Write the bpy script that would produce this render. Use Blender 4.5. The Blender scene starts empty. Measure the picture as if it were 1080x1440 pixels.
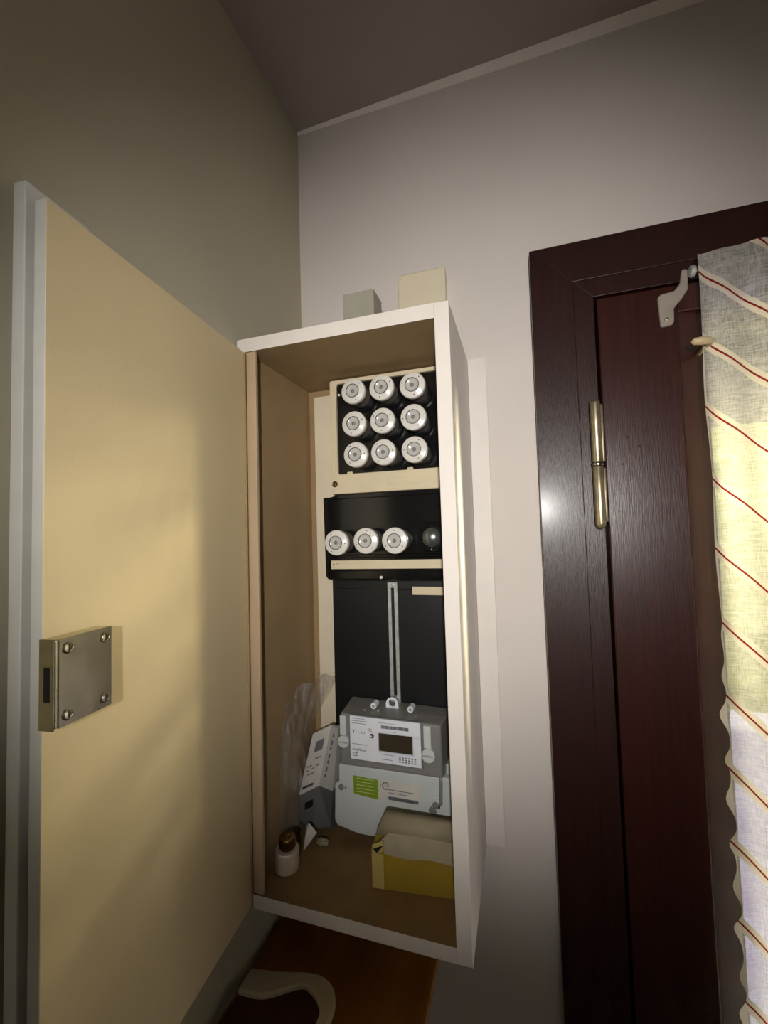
import bpy, bmesh, math, random
from mathutils import Vector, Matrix, noise
random.seed(7)
S = bpy.context.scene
COL = S.collection
ZO = 1.65                       # eye height above the floor: coordinates below are given from the eye level

# ------------------------------------------------------------------ camera, sky, lamps, exposure
cam_d = bpy.data.cameras.new('camera')
cam = bpy.data.objects.new('camera', cam_d)
COL.objects.link(cam)
S.camera = cam
yaw, pitch, roll = -0.3081, 0.0476, -0.0292
cy_, sy_, cp_, sp_ = math.cos(yaw), math.sin(yaw), math.cos(pitch), math.sin(pitch)
f_ = Vector((sy_*cp_, cy_*cp_, sp_)); r_ = Vector((cy_, -sy_, 0)); u_ = r_.cross(f_)
r2 = r_*math.cos(roll)+u_*math.sin(roll); u2 = u_*math.cos(roll)-r_*math.sin(roll)
m = Matrix((r2, u2, -f_)).transposed().to_4x4()
m.translation = Vector((0.3657, -0.6849, -0.0096+ZO))
cam.matrix_world = m
cam_d.sensor_fit = 'HORIZONTAL'; cam_d.sensor_width = 36; cam_d.lens = 600.37/1080*36
cam_d.clip_start = 0.01

W = bpy.data.worlds.new('sky'); S.world = W; W.use_nodes = True
wn = W.node_tree
bg = wn.nodes['Background']
bg.inputs[0].default_value = (0.93, 0.95, 1.0, 1); bg.inputs[1].default_value = 8.0   # bright hazy overcast

sl = bpy.data.lights.new('hazy_low_sun', 'SUN'); slo = bpy.data.objects.new('hazy_low_sun', sl); COL.objects.link(slo)
sl.energy = 16.5; sl.color = (1.0, 0.89, 0.62); sl.angle = math.radians(5.0)      # low sun skimming along the door front, through the curtain
slo.rotation_euler = Vector((-math.cos(math.radians(20.7)), -math.sin(math.radians(20.7)), -math.tan(math.radians(4)))).to_track_quat('-Z', 'Y').to_euler()
sp = bpy.data.lights.new('phone_torch', 'SPOT'); spo = bpy.data.objects.new('phone_torch', sp); COL.objects.link(spo)
sp.energy = 29.0; sp.color = (1.0, 0.965, 0.92); sp.spot_size = math.radians(75); sp.spot_blend = 1.0; sp.shadow_soft_size = 0.012
spo.location = (0.44, -1.02, 0.06+ZO)
tgt = Vector((0.28, 0, 0.08+ZO))
spo.rotation_euler = (tgt-spo.location).to_track_quat('-Z', 'Y').to_euler()

S.view_settings.view_transform = 'Standard'; S.view_settings.look = 'None'
S.view_settings.gamma = 1; S.view_settings.exposure = 0.0
S.view_settings.use_curve_mapping = False
S.cycles.max_bounces = 10; S.cycles.transparent_max_bounces = 16
S.cycles.caustics_reflective = False; S.cycles.caustics_refractive = False

# ------------------------------------------------------------------ materials
def lin(c):
    return tuple(((v/255)/12.92 if v/255 <= .04045 else ((v/255+.055)/1.055)**2.4) for v in c)+(1,)
def mat(name, c, rough=.6, metal=0, var=.06, scale=30, bump=0, bscale=200, coat=0, stretch=(1, 1, 1), spec=.5, c2=None):
    M = bpy.data.materials.new(name); M.use_nodes = True
    n = M.node_tree.nodes; l = M.node_tree.links
    b = n['Principled BSDF']
    b.inputs['Roughness'].default_value = rough; b.inputs['Metallic'].default_value = metal
    b.inputs['Coat Weight'].default_value = coat; b.inputs['Specular IOR Level'].default_value = spec
    b.inputs['Coat Roughness'].default_value = .2
    tc = n.new('ShaderNodeTexCoord'); mp = n.new('ShaderNodeMapping'); mp.inputs['Scale'].default_value = stretch
    l.new(tc.outputs['Object'], mp.inputs[0])
    ns = n.new('ShaderNodeTexNoise'); ns.inputs['Scale'].default_value = scale; ns.inputs['Detail'].default_value = 5
    l.new(mp.outputs[0], ns.inputs['Vector'])
    cr = n.new('ShaderNodeValToRGB')
    a = lin(c); d = lin(c2) if c2 else tuple(v*(1-var*2) for v in a[:3])+(1,)
    e = a if c2 else tuple(min(1, v*(1+var)) for v in a[:3])+(1,)
    cr.color_ramp.elements[0].color = d; cr.color_ramp.elements[1].color = e
    cr.color_ramp.elements[0].position = .3; cr.color_ramp.elements[1].position = .7
    l.new(ns.outputs[0], cr.inputs[0]); l.new(cr.outputs[0], b.inputs['Base Color'])
    if bump:
        n2 = n.new('ShaderNodeTexNoise'); n2.inputs['Scale'].default_value = bscale; n2.inputs['Detail'].default_value = 4
        l.new(mp.outputs[0], n2.inputs['Vector'])
        bp = n.new('ShaderNodeBump'); bp.inputs['Strength'].default_value = bump; bp.inputs['Distance'].default_value = .002
        l.new(n2.outputs[0], bp.inputs['Height']); l.new(bp.outputs[0], b.inputs['Normal'])
    return M
def clear(name, tint, fac, rough=.1, gtint=(1, 1, 1, 1)):
    M = bpy.data.materials.new(name); M.use_nodes = True
    n = M.node_tree.nodes; l = M.node_tree.links; n.clear()
    o = n.new('ShaderNodeOutputMaterial'); t = n.new('ShaderNodeBsdfTransparent'); g = n.new('ShaderNodeBsdfGlossy')
    mx = n.new('ShaderNodeMixShader'); t.inputs[0].default_value = tint; g.inputs['Roughness'].default_value = rough
    g.inputs[0].default_value = gtint
    lw = n.new('ShaderNodeLayerWeight'); lw.inputs[0].default_value = .5
    pw = n.new('ShaderNodeMath'); pw.operation = 'POWER'; pw.inputs[1].default_value = 4; l.new(lw.outputs['Facing'], pw.inputs[0])
    sc = n.new('ShaderNodeMath'); sc.operation = 'MULTIPLY_ADD'; sc.inputs[1].default_value = fac*4; sc.inputs[2].default_value = fac*.35; l.new(pw.outputs[0], sc.inputs[0])
    l.new(sc.outputs[0], mx.inputs[0]); l.new(t.outputs[0], mx.inputs[1]); l.new(g.outputs[0], mx.inputs[2])
    l.new(mx.outputs[0], o.inputs[0])
    return M

def film_mat():
    M = clear('clear_film', (.95, .93, .90, 1), .10, .22, (.95, .92, .88, 1))
    n = M.node_tree.nodes; l = M.node_tree.links
    o = [q for q in n if q.type == 'OUTPUT_MATERIAL'][0]; src = o.inputs[0].links[0].from_socket
    tc = n.new('ShaderNodeTexCoord'); mp = n.new('ShaderNodeMapping'); mp.inputs['Scale'].default_value = (60, 60, 14); l.new(tc.outputs['Object'], mp.inputs[0])
    ns = n.new('ShaderNodeTexNoise'); ns.inputs['Scale'].default_value = 1.5; ns.inputs['Detail'].default_value = 3; l.new(mp.outputs[0], ns.inputs['Vector'])
    cr = n.new('ShaderNodeMapRange'); cr.inputs[1].default_value = .42; cr.inputs[2].default_value = .72; cr.inputs[3].default_value = .10; cr.inputs[4].default_value = .5; l.new(ns.outputs[0], cr.inputs[0])
    d = n.new('ShaderNodeBsdfDiffuse'); d.inputs[0].default_value = (.62, .58, .54, 1)
    m = n.new('ShaderNodeMixShader'); l.new(cr.outputs[0], m.inputs[0]); l.new(src, m.inputs[1]); l.new(d.outputs[0], m.inputs[2]); l.new(m.outputs[0], o.inputs[0])
    return M
MT = dict(
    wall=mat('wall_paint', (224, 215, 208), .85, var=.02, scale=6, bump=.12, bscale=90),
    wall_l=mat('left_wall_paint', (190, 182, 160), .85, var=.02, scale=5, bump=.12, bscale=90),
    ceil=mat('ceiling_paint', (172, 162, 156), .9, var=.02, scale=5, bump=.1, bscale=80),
    cove=mat('cove_paint', (248, 240, 232), .7, var=.02, scale=20),
    floor=mat('floor_tile', (120, 105, 90), .4, var=.1, scale=8),
    cab=mat('cabinet_white_paint', (236, 228, 220), .5, var=.02, scale=25, bump=.05, bscale=120),
    cabin=mat('cabinet_inside_board', (160, 134, 96), .75, var=.05, scale=14, bump=.08, bscale=250),
    batten=mat('batten_paint', (188, 164, 132), .7, var=.04, scale=14),
    cabtop=mat('cabinet_inside_floor', (136, 108, 68), .8, var=.08, scale=25, bump=.1, bscale=300),
    door=mat('cabinet_door_paint', (222, 202, 160), .6, var=.02, scale=9, bump=.08, bscale=300),
    edge=mat('door_edge_white', (214, 212, 204), .5, var=.03, scale=30),
    board=mat('cream_board', (226, 214, 188), .55, var=.03, scale=20),
    cream=mat('cream_bakelite', (222, 208, 176), .38, var=.02, scale=30),
    black=mat('black_bakelite', (16, 17, 18), .15, var=.1, scale=40, coat=.3),
    blackm=mat('black_meter_board', (20, 20, 22), .4, var=.15, scale=10),
    porc=mat('white_porcelain', (232, 229, 222), .22, var=.01, scale=60, coat=.3),
    neck=mat('shaded_neck_porcelain', (120, 112, 100), .6, var=.08, scale=80),  # porcelain greyed to paint in the shade behind the cap
    win=mat('fuse_window', (196, 194, 190), .12, var=.04, scale=200, coat=.5),
    dark=mat('dark_gap', (22, 20, 18), .6),
    grey=mat('mid_grey', (128, 126, 122), .45),
    steel=mat('galvanised_steel', (206, 210, 208), .42, .55, var=.1, scale=120),
    chrome=mat('worn_nickel', (196, 190, 170), .24, 1, var=.12, scale=40, bump=.03, bscale=60),
    brass=mat('old_brass', (150, 120, 70), .35, 1, var=.12, scale=90),
    hinge=mat('hinge_metal', (190, 176, 146), .34, .85, var=.15, scale=60),
    dome=mat('dark_dome', (150, 156, 158), .22, .85, var=.1, scale=50),
    meter=mat('meter_grey_plastic', (134, 132, 130), .35, var=.03, scale=40),
    label=mat('label_white', (240, 242, 250), .3, var=.01, scale=50),
    term=mat('terminal_cover_grey', (208, 214, 214), .42, var=.02, scale=20),
    lcd=mat('display_brown', (70, 58, 38), .25, var=.1, scale=400),
    green=mat('label_green', (132, 162, 40), .45, var=.06, scale=60),
    ink=mat('ink_dark', (50, 52, 58), .6),
    inkg=mat('ink_grey', (118, 120, 126), .6),
    inkl=mat('ink_light', (205, 215, 150), .6),
    paper=mat('white_paper', (216, 212, 204), .8, var=.03, scale=60),
    packgrey=mat('grey_plastic', (112, 112, 112), .45, var=.04, scale=40),
    yellow=mat('yellow_card', (158, 130, 36), .6, var=.06, scale=20),
    card=mat('grey_beige_card', (160, 149, 122), .75, var=.06, scale=30),
    tape=mat('pale_tape', (196, 174, 104), .4, var=.04, scale=30),
    plug=mat('plug_porcelain', (206, 190, 168), .4, var=.04, scale=50),
    wood=mat('dark_red_wood', (62, 25, 19), .32, var=.2, scale=10, coat=.25, stretch=(30, 30, 1), bump=.12, bscale=40, c2=(46, 17, 13)),
    frame=mat('dark_brown_wood', (50, 22, 17), .38, var=.2, scale=10, coat=.2, stretch=(12, 12, 1), bump=.25, bscale=60, c2=(38, 16, 13)),
    cup=mat('orange_brown_wood', (156, 100, 26), .5, var=.15, scale=6, stretch=(10, 1, 10), c2=(132, 82, 18)),
    traydark=mat('tray_dark_brown', (76, 42, 24), .5, var=.1, scale=20),
    traycream=mat('tray_cream_rim', (214, 200, 170), .5, var=.04, scale=20),
    greybox=mat('grey_cardboard', (172, 168, 152), .8, var=.05, scale=40),
    jbox=mat('yellowed_plastic', (236, 224, 196), .5, var=.02, scale=20),
    bracket=mat('pale_bracket', (160, 150, 138), .35, var=.05, scale=80),
    peg=mat('cream_peg', (216, 194, 150), .4, var=.03, scale=80),
    hedge=mat('hedge_leaves', (214, 208, 140), .8, var=.2, scale=6, c2=(176, 178, 104)),
    lilac=mat('tint_wall_plaster', (226, 216, 244), .9, var=.05, scale=5),  # lilac put in to tint the light through the lower curtain
    pave=mat('terrace_paving', (206, 200, 216), .9, var=.08, scale=6),
    sun_cut=mat('sun_cut_plastic', (150, 140, 130), .5),  # colour of the slab added outside to cut the sun
    film=film_mat(),
    glass=clear('window_glass', (.97, .98, .96, 1), .12, .02),
    cover=clear('meter_glass', (.96, .97, 1, 1), .2, .05),
)

def curtain_mat():
    M = bpy.data.materials.new('striped_curtain'); M.use_nodes = True
    n = M.node_tree.nodes; l = M.node_tree.links; n.clear()
    o = n.new('ShaderNodeOutputMaterial')
    tc = n.new('ShaderNodeTexCoord'); sx = n.new('ShaderNodeSeparateXYZ'); l.new(tc.outputs['Object'], sx.inputs[0])
    def ma(op, a, b=None, c=None):
        q = n.new('ShaderNodeMath'); q.operation = op
        for i, v in enumerate((a, b, c)):
            if v is None: continue
            if isinstance(v, (int, float)): q.inputs[i].default_value = v
            else: l.new(v, q.inputs[i])
        return q.outputs[0]
    ax = ma('MULTIPLY', ma('SUBTRACT', sx.outputs[0], .6034), 1.09)
    v = ma('DIVIDE', ma('ADD', ma('SUBTRACT', sx.outputs[2], .3094+ZO), ax), .0896)
    nz = n.new('ShaderNodeTexNoise'); nz.inputs['Scale'].default_value = 90; l.new(tc.outputs['Object'], nz.inputs['Vector'])
    fr = ma('SUBTRACT', ma('FRACT', ma('ADD', v, .5)), .5)
    d = ma('ABSOLUTE', fr)
    dn = ma('ADD', d, ma('MULTIPLY', ma('SUBTRACT', nz.outputs[0], .5), .05))
    band = ma('MAXIMUM', ma('LESS_THAN', dn, .105), ma('LESS_THAN', sx.outputs[0], .5985))
    red = ma('LESS_THAN', d, .017)
    # weave: fine warp and weft threads with slubs
    def thread(scale):
        mp = n.new('ShaderNodeMapping'); mp.inputs['Scale'].default_value = scale
        l.new(tc.outputs['Object'], mp.inputs[0])
        q = n.new('ShaderNodeTexNoise'); q.inputs['Scale'].default_value = 1; q.inputs['Detail'].default_value = 3
        l.new(mp.outputs[0], q.inputs['Vector']); return q.outputs[0]
    wv = ma('ADD', ma('MULTIPLY', thread((60, 60, 900)), .6), ma('MULTIPLY', thread((900, 60, 90)), .5))
    cr = n.new('ShaderNodeValToRGB'); l.new(wv, cr.inputs[0])
    cr.color_ramp.elements[0].position = .42; cr.color_ramp.elements[0].color = lin((182, 178, 162))
    cr.color_ramp.elements[1].position = .62; cr.color_ramp.elements[1].color = lin((230, 226, 216))
    m1 = n.new('ShaderNodeMix'); m1.data_type = 'RGBA'; l.new(band, m1.inputs[0]); l.new(cr.outputs[0], m1.inputs[6]); m1.inputs[7].default_value = lin((250, 238, 214))
    m2 = n.new('ShaderNodeMix'); m2.data_type = 'RGBA'; l.new(red, m2.inputs[0]); l.new(m1.outputs[2], m2.inputs[6]); m2.inputs[7].default_value = lin((150, 40, 30))
    df = n.new('ShaderNodeBsdfDiffuse'); tr = n.new('ShaderNodeBsdfTranslucent'); tp = n.new('ShaderNodeBsdfTransparent')
    l.new(m2.outputs[2], df.inputs[0]); l.new(m2.outputs[2], tr.inputs[0])
    a = n.new('ShaderNodeMixShader'); a.inputs[0].default_value = .50; l.new(df.outputs[0], a.inputs[1]); l.new(tr.outputs[0], a.inputs[2])
    alpha = ma('MULTIPLY', ma('SUBTRACT', 1.0, band), ma('MULTIPLY_ADD', wv, -.40, .41))
    b = n.new('ShaderNodeMixShader'); l.new(alpha, b.inputs[0]); l.new(a.outputs[0], b.inputs[1]); l.new(tp.outputs[0], b.inputs[2])
    l.new(b.outputs[0], o.inputs[0])
    return M
MT['curtain'] = curtain_mat()

# ------------------------------------------------------------------ helpers
def P(x, y, z): return Vector((x, y, z+ZO))
def obj(name, bm, mt, parent=None, smooth=False, bevel=0, seg=2, kind=None, label=None):
    me = bpy.data.meshes.new(name)
    bmesh.ops.recalc_face_normals(bm, faces=bm.faces)
    bm.to_mesh(me); bm.free()
    ms = mt if isinstance(mt, (list, tuple)) else [mt]
    for q in ms: me.materials.append(MT[q])
    o = bpy.data.objects.new(name, me); COL.objects.link(o)
    if smooth:
        for p in me.polygons: p.use_smooth = True
    if bevel:
        md = o.modifiers.new('bevel', 'BEVEL'); md.width = bevel; md.segments = seg; md.limit_method = 'ANGLE'; md.angle_limit = math.radians(40)
        md.harden_normals = False
    if parent:
        o.parent = parent
        pm = parent.location
        q = parent.parent
        off = Vector(pm)
        while q: off += q.location; q = q.parent
        o.matrix_parent_inverse = Matrix.Translation(-off)
    if kind: o['kind'] = kind
    if label: o['label'] = label
    return o
def thing(name, label, cat, loc, group=None, kind=None):
    o = bpy.data.objects.new(name, None); COL.objects.link(o); o.location = loc; o.empty_display_size = .05
    if label: o['label'] = label
    if cat: o['category'] = cat
    if group: o['group'] = group
    if kind: o['kind'] = kind
    return o
def tag(o, label, cat, group=None):
    o['label'] = label; o['category'] = cat
    if group: o['group'] = group
    return o
def hexa(bm, pts, mi=0):
    vs = [bm.verts.new(p) for p in pts]
    for f in ((0, 1, 2, 3), (4, 7, 6, 5), (0, 4, 5, 1), (1, 5, 6, 2), (2, 6, 7, 3), (3, 7, 4, 0)):
        fc = bm.faces.new([vs[i] for i in f]); fc.material_index = mi
    return vs
def box(x0, x1, y0, y1, z0, z1, bm=None, T=P, mi=0):
    bm = bm or bmesh.new()
    hexa(bm, [T(*p) for p in ((x0, y0, z0), (x1, y0, z0), (x1, y1, z0), (x0, y1, z0), (x0, y0, z1), (x1, y0, z1), (x1, y1, z1), (x0, y1, z1))], mi)
    return bm
def prism(pts, y0, y1, bm=None, T=P, back=None, mi=0):
    """polygon in x,z extruded from front y0 to back y1 (optionally another outline at the back)"""
    bm = bm or bmesh.new()
    a = [bm.verts.new(T(x, y0, z)) for x, z in pts]; b = [bm.verts.new(T(x, y1, z)) for x, z in (back or pts)]
    bm.faces.new(a).material_index = mi; bm.faces.new(b[::-1]).material_index = mi
    k = len(pts)
    for i in range(k):
        bm.faces.new((a[i], b[i], b[(i+1) % k], a[(i+1) % k])).material_index = mi
    return bm
def lathe(prof, c, ax=Vector((0, -1, 0)), n=40, bm=None, cap=True):
    """profile (r, h) turned about axis ax from centre c (world)"""
    bm = bm or bmesh.new()
    ax = Vector(ax).normalized()
    e = Vector((0, 0, 1)) if abs(ax.z) < .9 else Vector((1, 0, 0))
    e1 = ax.cross(e).normalized(); e2 = ax.cross(e1)
    rings = []
    for r, h in prof:
        rings.append([bm.verts.new(c+ax*h+(e1*math.cos(t)+e2*math.sin(t))*max(r, 1e-5)) for t in (2*math.pi*i/n for i in range(n))])
    for a, b in zip(rings, rings[1:]):
        for i in range(n): bm.faces.new((a[i], a[(i+1) % n], b[(i+1) % n], b[i]))
    if cap:
        bm.faces.new(rings[0][::-1]); bm.faces.new(rings[-1])
    return bm
def tube(path, r, n=10, bm=None):
    bm = bm or bmesh.new()
    path = [Vector(p) for p in path]; rings = []
    for i, p in enumerate(path):
        t = (path[min(i+1, len(path)-1)]-path[max(i-1, 0)]).normalized()
        e = Vector((0, 0, 1)) if abs(t.z) < .9 else Vector((1, 0, 0))
        e1 = t.cross(e).normalized(); e2 = t.cross(e1)
        rr = r[i] if isinstance(r, (list, tuple)) else r
        rings.append([bm.verts.new(p+(e1*math.cos(2*math.pi*k/n)+e2*math.sin(2*math.pi*k/n))*rr) for k in range(n)])
    for a, b in zip(rings, rings[1:]):
        for i in range(n): bm.faces.new((a[i], a[(i+1) % n], b[(i+1) % n], b[i]))
    bm.faces.new(rings[0][::-1]); bm.faces.new(rings[-1])
    return bm
def text(name, s, size, mt, x, y, z, parent, rot=0, align='LEFT', M=None):
    cu = bpy.data.curves.new(name, 'FONT'); cu.body = s; cu.size = size; cu.extrude = .00005; cu.align_x = align; cu.resolution_u = 3
    t = bpy.data.objects.new(name, cu); COL.objects.link(t)
    bpy.context.view_layer.update()
    me = bpy.data.meshes.new_from_object(t.evaluated_get(bpy.context.evaluated_depsgraph_get()))
    bpy.data.objects.remove(t)
    X = M or (Matrix.Translation(P(x, y, z)) @ Matrix.Rotation(rot, 4, 'Y') @ Matrix.Rotation(math.pi/2, 4, 'X'))
    me.transform(X)
    bm = bmesh.new(); bm.from_mesh(me)
    return obj(name, bm, mt, parent)
def rrect(x0, x1, z0, z1, r, n=5):
    pts = []
    for cx, cz, a0 in ((x1-r, z1-r, 0), (x0+r, z1-r, 90), (x0+r, z0+r, 180), (x1-r, z0+r, 270)):
        for i in range(n+1):
            a = math.radians(a0+90*i/n); pts.append((cx+r*math.cos(a), cz+r*math.sin(a)))
    return pts

# ------------------------------------------------------------------ the room
CZ = .7386; FZ = -ZO; RX = 2.2; RY = -3.4
XD, ZD = .3952, .4035             # outer edge of the door frame
OX0, OX1, OZ = .4100, 1.6500, .392  # hole in the wall for the door
bm = box(-.2, OX0, 0, .08, FZ, CZ+.1); box(OX1, RX+.2, 0, .08, FZ, CZ+.1, bm); box(OX0, OX1, 0, .08, OZ, CZ+.1, bm)
obj('wall_back', bm, 'wall', kind='structure')
k = math.tan(math.radians(1.2))
bm = bmesh.new()
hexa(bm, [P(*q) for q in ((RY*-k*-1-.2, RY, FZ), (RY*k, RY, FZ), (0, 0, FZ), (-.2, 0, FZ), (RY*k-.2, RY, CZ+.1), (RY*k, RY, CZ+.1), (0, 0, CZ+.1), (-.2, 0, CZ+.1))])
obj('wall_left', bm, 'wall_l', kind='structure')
obj('wall_right', box(RX, RX+.2, RY-.2, 0, FZ, CZ+.1), 'wall', kind='structure')
# rear wall with a window in it
WX0, WX1, WZ0, WZ1 = .92, 1.32, -.36, .06
bm = box(-.4, WX0, RY-.2, RY, FZ, CZ+.1); box(WX1, RX, RY-.2, RY, FZ, CZ+.1, bm)
box(WX0, WX1, RY-.2, RY, FZ, WZ0, bm); box(WX0, WX1, RY-.2, RY, WZ1, CZ+.1, bm)
obj('wall_rear', bm, 'wall', kind='structure')
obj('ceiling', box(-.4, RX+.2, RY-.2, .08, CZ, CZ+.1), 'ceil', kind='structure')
obj('floor', box(-.4, RX+.2, RY-.2, .08, FZ-.1, FZ), 'floor', kind='structure')
w1 = thing('window_1', None, None, P((WX0+WX1)/2, RY-.1, WZ0), kind='structure')
for a in ((WX0, WX0+.05, WZ0, WZ1), (WX1-.05, WX1, WZ0, WZ1), (WX0+.05, WX1-.05, WZ0, WZ0+.05), (WX0+.05, WX1-.05, WZ1-.05, WZ1)):
    obj('window_frame', box(a[0], a[1], RY-.12, RY-.06, a[2], a[3]), 'cab', w1)
obj('pane', box(WX0+.05, WX1-.05, RY-.092, RY-.088, WZ0+.05, WZ1-.05), 'glass', w1)
# painted cove strip along the ceiling edge above the back wall
bm = bmesh.new()
vs = []
prof = [(0, 0), (-.011, 0), (-.008, -.004), (-.004, -.008), (0, -.011)]
rows = [[bm.verts.new(P(x, y*s, CZ+z*s)) for y, z in prof] for x, s in ((0, .35), (.3, .8), (.7, 1.15), (RX, 1.3))]
for a, b in zip(rows, rows[1:]):
    for i in range(5): bm.faces.new((a[i], a[(i+1) % 5], b[(i+1) % 5], b[i]))
obj('trim_1', bm, 'cove', kind='structure')
# flat upright strip on the wall beside the cabinet
obj('trim_2', box(.2962, .3245, -.0045, 0, -.486, .262), 'cab', kind='structure', bevel=.0008)

# ------------------------------------------------------------------ outside the door
obj('terrace', box(-4, 9.5, .08, 1.55, FZ-.15, FZ-.02), 'pave', kind='structure')
obj('tint_wall', box(-4, 9.5, 1.3, 1.5, FZ-.02, -.80), 'lilac', kind='structure')  # unseen wall added so that its lilac tints the lower curtain
bm = bmesh.new()  # hedge added outside, its stepped top and length shaped to cut the low sun
nx, nz = 160, 44
def hp(i, j, back=0):
    x = -2+11*i/nx; t = max(0, min(1, (3.5-x)/.9)); z = -1.60+(1.82+.75*t*t*(3-2*t))*j/nz
    d = noise.noise(Vector((x*7, z*7, 3)))*.06+noise.noise(Vector((x*23, z*23, 9)))*.03
    return P(x, 1.62-d if not back else 2.1, z+(d if j == nz else 0))
g = [[bm.verts.new(hp(i, j)) for j in range(nz+1)] for i in range(nx+1)]
for i in range(nx):
    for j in range(nz): bm.faces.new((g[i][j], g[i+1][j], g[i+1][j+1], g[i][j+1]))
b0 = [bm.verts.new(hp(i, nz, 1)) for i in range(nx+1)]
for i in range(nx): bm.faces.new((g[i][nz], g[i+1][nz], b0[i+1], b0[i]))
h = obj('hedge', bm, 'hedge', kind='stuff'); tag(h, 'added yellow-green hedge outside the curtained door glass, cutting the low sun', 'hedge')

bm = prism([(-1, .235), (5.5, .235), (5.5, .55), (-1, .55)], .08, .60)  # unseen slab added to shade the curtain top and the upper cabinet door
obj('sun_cut_canopy', bm, 'sun_cut', kind='structure', bevel=.004)

# ------------------------------------------------------------------ entrance door (door_1)
d1 = thing('door_1', None, None, P(.48, -.01, FZ), kind='structure')
FY = -.025
# jambs and head of the frame: outer band and a slightly lower inner band
bm = prism([(XD, FZ), (.4525, FZ), (.4525, .345), (XD, ZD)], FY, .0); prism([(.4525, FZ), (.4785, FZ), (.4785, .318), (.4525, .345)], FY+.0012, .06, bm)
obj('frame_jamb', bm, 'frame', d1, bevel=.0006)
bm = prism([(1.665, FZ), (1.607, FZ), (1.607, .345), (1.665, ZD)], FY, .0); prism([(1.607, FZ), (1.5815, FZ), (1.5815, .318), (1.607, .345)], FY+.0012, .06, bm)
obj('frame_jamb', bm, 'frame', d1, bevel=.0006)
bm = prism([(XD, ZD), (.4525, .345), (1.607, .345), (1.665, ZD)], FY, .0); prism([(.4525, .345), (.4785, .318), (1.5815, .318), (1.607, .345)], FY+.0012, .06, bm)
obj('frame_head', bm, 'frame', d1, bevel=.0006)
obj('rebate_stop', box(.470, .500, .024, .06, FZ, .330), 'frame', d1); obj('rebate_stop', box(1.560, 1.595, .024, .06, FZ, .330), 'frame', d1); obj('rebate_stop', box(.500, 1.560, .024, .06, .296, .330), 'frame', d1)
LX0, LX1, LZ1 = .4825, 1.5775, .314
GX0, GX1, GZ0, GZ1 = .613, 1.500, -1.05, .250
LY = -.0245
leaf = thing('door_leaf', None, None, Vector((0, 0, 0))); leaf.parent = d1
leaf.matrix_parent_inverse = Matrix.Translation(-Vector(d1.location)); leaf.location = (0, 0, 0)
def lobj(name, bm, mt, **kw):
    o = obj(name, bm, mt, **kw); o.parent = leaf
    return o
leaf.matrix_parent_inverse = Matrix.Translation(-Vector(d1.location))
lobj('stile', box(LX0, GX0-.033, LY, .02, FZ+.01, LZ1), 'wood', bevel=.002)
lobj('stile', box(GX1+.026, LX1, LY, .02, FZ+.01, LZ1), 'wood', bevel=.002)
lobj('top_rail', box(GX0-.033, GX1+.026, LY, .02, GZ1+.026, LZ1), 'wood', bevel=.002)
lobj('bottom_rail', box(GX0-.033, GX1+.026, LY, .02, FZ+.01, GZ0-.026), 'wood', bevel=.002)
for a, b, c, d in ((GX0-.033, GX0, GZ0-.026, GZ1+.026), (GX1, GX1+.026, GZ0-.026, GZ1+.026)):
    inn = 1 if a < .7 else -1
    bm = bmesh.new()
    xs = (a, b) if inn > 0 else (b, a)
    vs = [P(xs[0], LY+.001, c), P(xs[1], LY+.010, c), P(xs[1], .02, c), P(xs[0], .02, c), P(xs[0], LY+.001, d), P(xs[1], LY+.010, d), P(xs[1], .02, d), P(xs[0], .02, d)]
    hexa(bm, vs); lobj('glazing_bead', bm, 'wood')
lobj('glazing_bead', box(GX0, GX1, LY+.006, .02, GZ1, GZ1+.026), 'wood')
lobj('glazing_bead', box(GX0, GX1, LY+.006, .02, GZ0-.026, GZ0), 'wood')
lobj('pane', box(GX0-.004, GX1+.004, -.003, .001, GZ0-.004, GZ1+.004), 'glass')
# nail hole and old screw marks in the stile
bm = bmesh.new()
for x, z, r in ((.5262, .0984, .0022), (.512, .112, .0016), (.505, .075, .0013), (.527, .132, .0010)):
    lathe([(r, 0), (r*.8, .0006)], P(x, LY, z), n=12, bm=bm)
lobj('nail_mark', bm, 'dark')
# hinge
hg = thing('hinge', None, None, Vector((0, 0, 0))); hg.parent = d1; hg.matrix_parent_inverse = Matrix.Translation(-Vector(d1.location))
HX, HY = .4715, -.0335
def hobj(name, bm, mt):
    o = obj(name, bm, mt, smooth=False); o.parent = hg
    md = o.modifiers.new('bevel', 'BEVEL'); md.width = .0006; md.segments = 2; md.limit_method = 'ANGLE'
    for p in o.data.polygons: p.use_smooth = len(p.vertices) == 4
up = Vector((0, 0, 1))
hobj('knuckle', lathe([(.0045, .1655), (.0066, .1640), (.0070, .160), (.0070, .0790)], P(HX, HY, 0), up, 24), 'hinge')
hobj('ring', lathe([(.0072, .0785), (.0079, .0775), (.0079, .0745), (.0072, .0735)], P(HX, HY, 0), up, 24), 'chrome')
hobj('knuckle', lathe([(.0070, .0728), (.0070, -.0065), (.0062, -.0095), (.0040, -.0125), (.0015, -.0140)], P(HX, HY, 0), up, 24), 'hinge')
hobj('hinge_flap', box(HX+.0045, HX+.0100, HY+.001, HY+.004, .080, .160), 'hinge')
hobj('hinge_flap', box(HX+.0045, HX+.0100, HY+.002, HY+.005, -.004, .071), 'hinge')

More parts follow.
